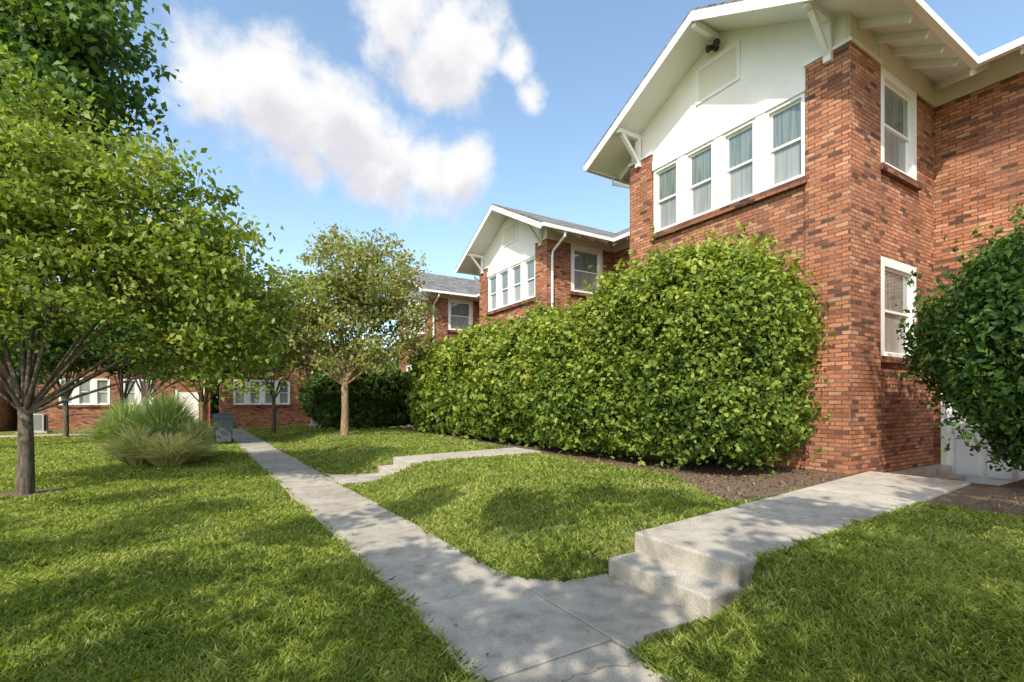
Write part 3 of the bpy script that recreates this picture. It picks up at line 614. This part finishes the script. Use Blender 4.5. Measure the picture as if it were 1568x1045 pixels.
for i in range(64):
    t=i/63; an=math.radians(-75+t*110); d=rng.uniform(52,62); cx,cy=d*math.sin(an),d*math.cos(an); hh=rng.uniform(5,9)
    k=420; dd=rand_dir(k); Cs.append(np.array([cx,cy,hh*.5])+dd*[3.6,3.6,hh*.55]*rng.uniform(.7,1.05,k)[:,None]); Ts.append(np.full(k,.45+rng.normal()*.12)+rng.normal(size=k)*.12)
leaf_mesh('leaves',np.concatenate(Cs),rng.uniform(.7,1.2,64*420),np.concatenate(Ts),M['leaf_dark'],root)
# ------------------------------------------------------------------ light
el=math.radians(45); az=math.radians(232)
sd=Vector((math.sin(az)*math.cos(el),math.cos(az)*math.cos(el),math.sin(el)))
L=bpy.data.lights.new('sun','SUN'); L.energy=5.0; L.angle=math.radians(.53); L.color=(1,.94,.82)
lo=bpy.data.objects.new('sun',L); COL.objects.link(lo); lo.rotation_euler=sd.to_track_quat('Z','Y').to_euler(); lo.location=(-10,-10,20)
w=bpy.data.worlds.new('World'); S.world=w; w.use_nodes=True; t=w.node_tree; t.nodes.clear()
def N(ty,ins={},**kw):
    nd=t.nodes.new(ty)
    for k,v in kw.items(): setattr(nd,k,v)
    for k,v in ins.items():
        if isinstance(v,bpy.types.NodeSocket): t.links.new(v,nd.inputs[k])
        else: nd.inputs[k].default_value=v
    return nd
sky=N('ShaderNodeTexSky'); sky.sky_type='NISHITA'; sky.sun_disc=False; sky.sun_elevation=el; sky.sun_rotation=az; sky.air_density=1.0; sky.dust_density=1.6; sky.ozone_density=1.2
sky_gain=N('ShaderNodeMix',data_type='RGBA',blend_type='MULTIPLY'); sky_gain.inputs[0].default_value=1; t.links.new(sky.outputs[0],sky_gain.inputs[6]); sky_gain.inputs[7].default_value=(2.1,2.15,2.0,1)  # multiplies the sky colour to brighten it and lift the ambient fill
vec=N('ShaderNodeTexCoord').outputs['Generated']
blobs=[(-.6,29.2,3.4),(3.6,30.0,4.6),(6.5,27.6,5.0),(10.5,28.0,5.0),(13.5,27.4,5.0),(17.4,26.0,4.6),(21,25.0,3.8),(24.6,25.0,3.6),(8,24.8,3.2),(15,24.2,3.2),
 (18.5,38.2,4.2),(23.6,36.8,5.0),(21.5,34.2,3.4),(28.0,36.5,2.7),(31.4,35.0,2.1),(33.6,32.0,1.9)]
def cloudmask(v):
    nz=N('ShaderNodeTexNoise',{'Vector':v,'Scale':7.0,'Detail':4.0})
    off=N('ShaderNodeVectorMath',{0:nz.outputs[1],1:(.5,.5,.5)},operation='SUBTRACT').outputs[0]
    off=N('ShaderNodeVectorMath',{0:off,'Scale':.10},operation='SCALE').outputs[0]
    v2=N('ShaderNodeVectorMath',{0:v,1:off},operation='ADD').outputs[0]
    cur=None
    for a,e,r in blobs:
        a=math.radians(a); e=math.radians(e); c=(math.sin(a)*math.cos(e),math.cos(a)*math.cos(e),math.sin(e))
        d=N('ShaderNodeVectorMath',{0:v2,1:c},operation='DISTANCE').outputs['Value']
        m=N('ShaderNodeMath',{0:d,1:-1/math.radians(r),2:1.0},operation='MULTIPLY_ADD').outputs[0]
        cur=m if cur is None else N('ShaderNodeMath',{0:cur,1:m,2:.15},operation='SMOOTH_MAX').outputs[0]
    f=N('ShaderNodeTexNoise',{'Vector':v,'Scale':12.0,'Detail':10.0,'Roughness':.6}).outputs[0]
    f=N('ShaderNodeMath',{0:f,1:2.2,2:-1.1},operation='MULTIPLY_ADD').outputs[0]
    cur=N('ShaderNodeMath',{0:cur,1:-1.2},operation='MAXIMUM').outputs[0]
    return N('ShaderNodeMath',{0:cur,1:f},operation='ADD').outputs[0]
m1=cloudmask(vec); m2=cloudmask(N('ShaderNodeVectorMath',{0:vec,1:(-.012,-.01,.06)},operation='ADD').outputs[0])
al=N('ShaderNodeMapRange',{0:m1,1:-.32,2:.62,3:0.0,4:1.0},interpolation_type='SMOOTHSTEP').outputs[0]
shd=N('ShaderNodeMapRange',{0:m2,1:.05,2:.9,3:0.0,4:1.0},interpolation_type='SMOOTHSTEP').outputs[0]  # underside shading of the clouds, mixed into their colour below
mc=N('ShaderNodeMix',data_type='RGBA'); t.links.new(shd,mc.inputs[0]); mc.inputs[6].default_value=(1.0,1.0,1.0,1); mc.inputs[7].default_value=(.78,.77,.83,1)
bs=N('ShaderNodeBackground',{'Color':sky_gain.outputs[2],'Strength':.15}); bc=N('ShaderNodeBackground',{'Color':mc.outputs[2],'Strength':1.0})
ms=N('ShaderNodeMixShader',{0:al,1:bs.outputs[0],2:bc.outputs[0]}); wo=N('ShaderNodeOutputWorld'); t.links.new(ms.outputs[0],wo.inputs[0])
# ------------------------------------------------------------------ camera
cam=bpy.data.cameras.new('camera'); co=bpy.data.objects.new('camera',cam); COL.objects.link(co); S.camera=co
co.location=(0,0,1.55); co.rotation_euler=(math.radians(90),0,math.radians(-31.3)); cam.lens=17.13; cam.sensor_width=36; cam.shift_y=.059; cam.clip_end=2000; cam.clip_start=.05
print('LEAVES',cnt,'GRASS',ng)
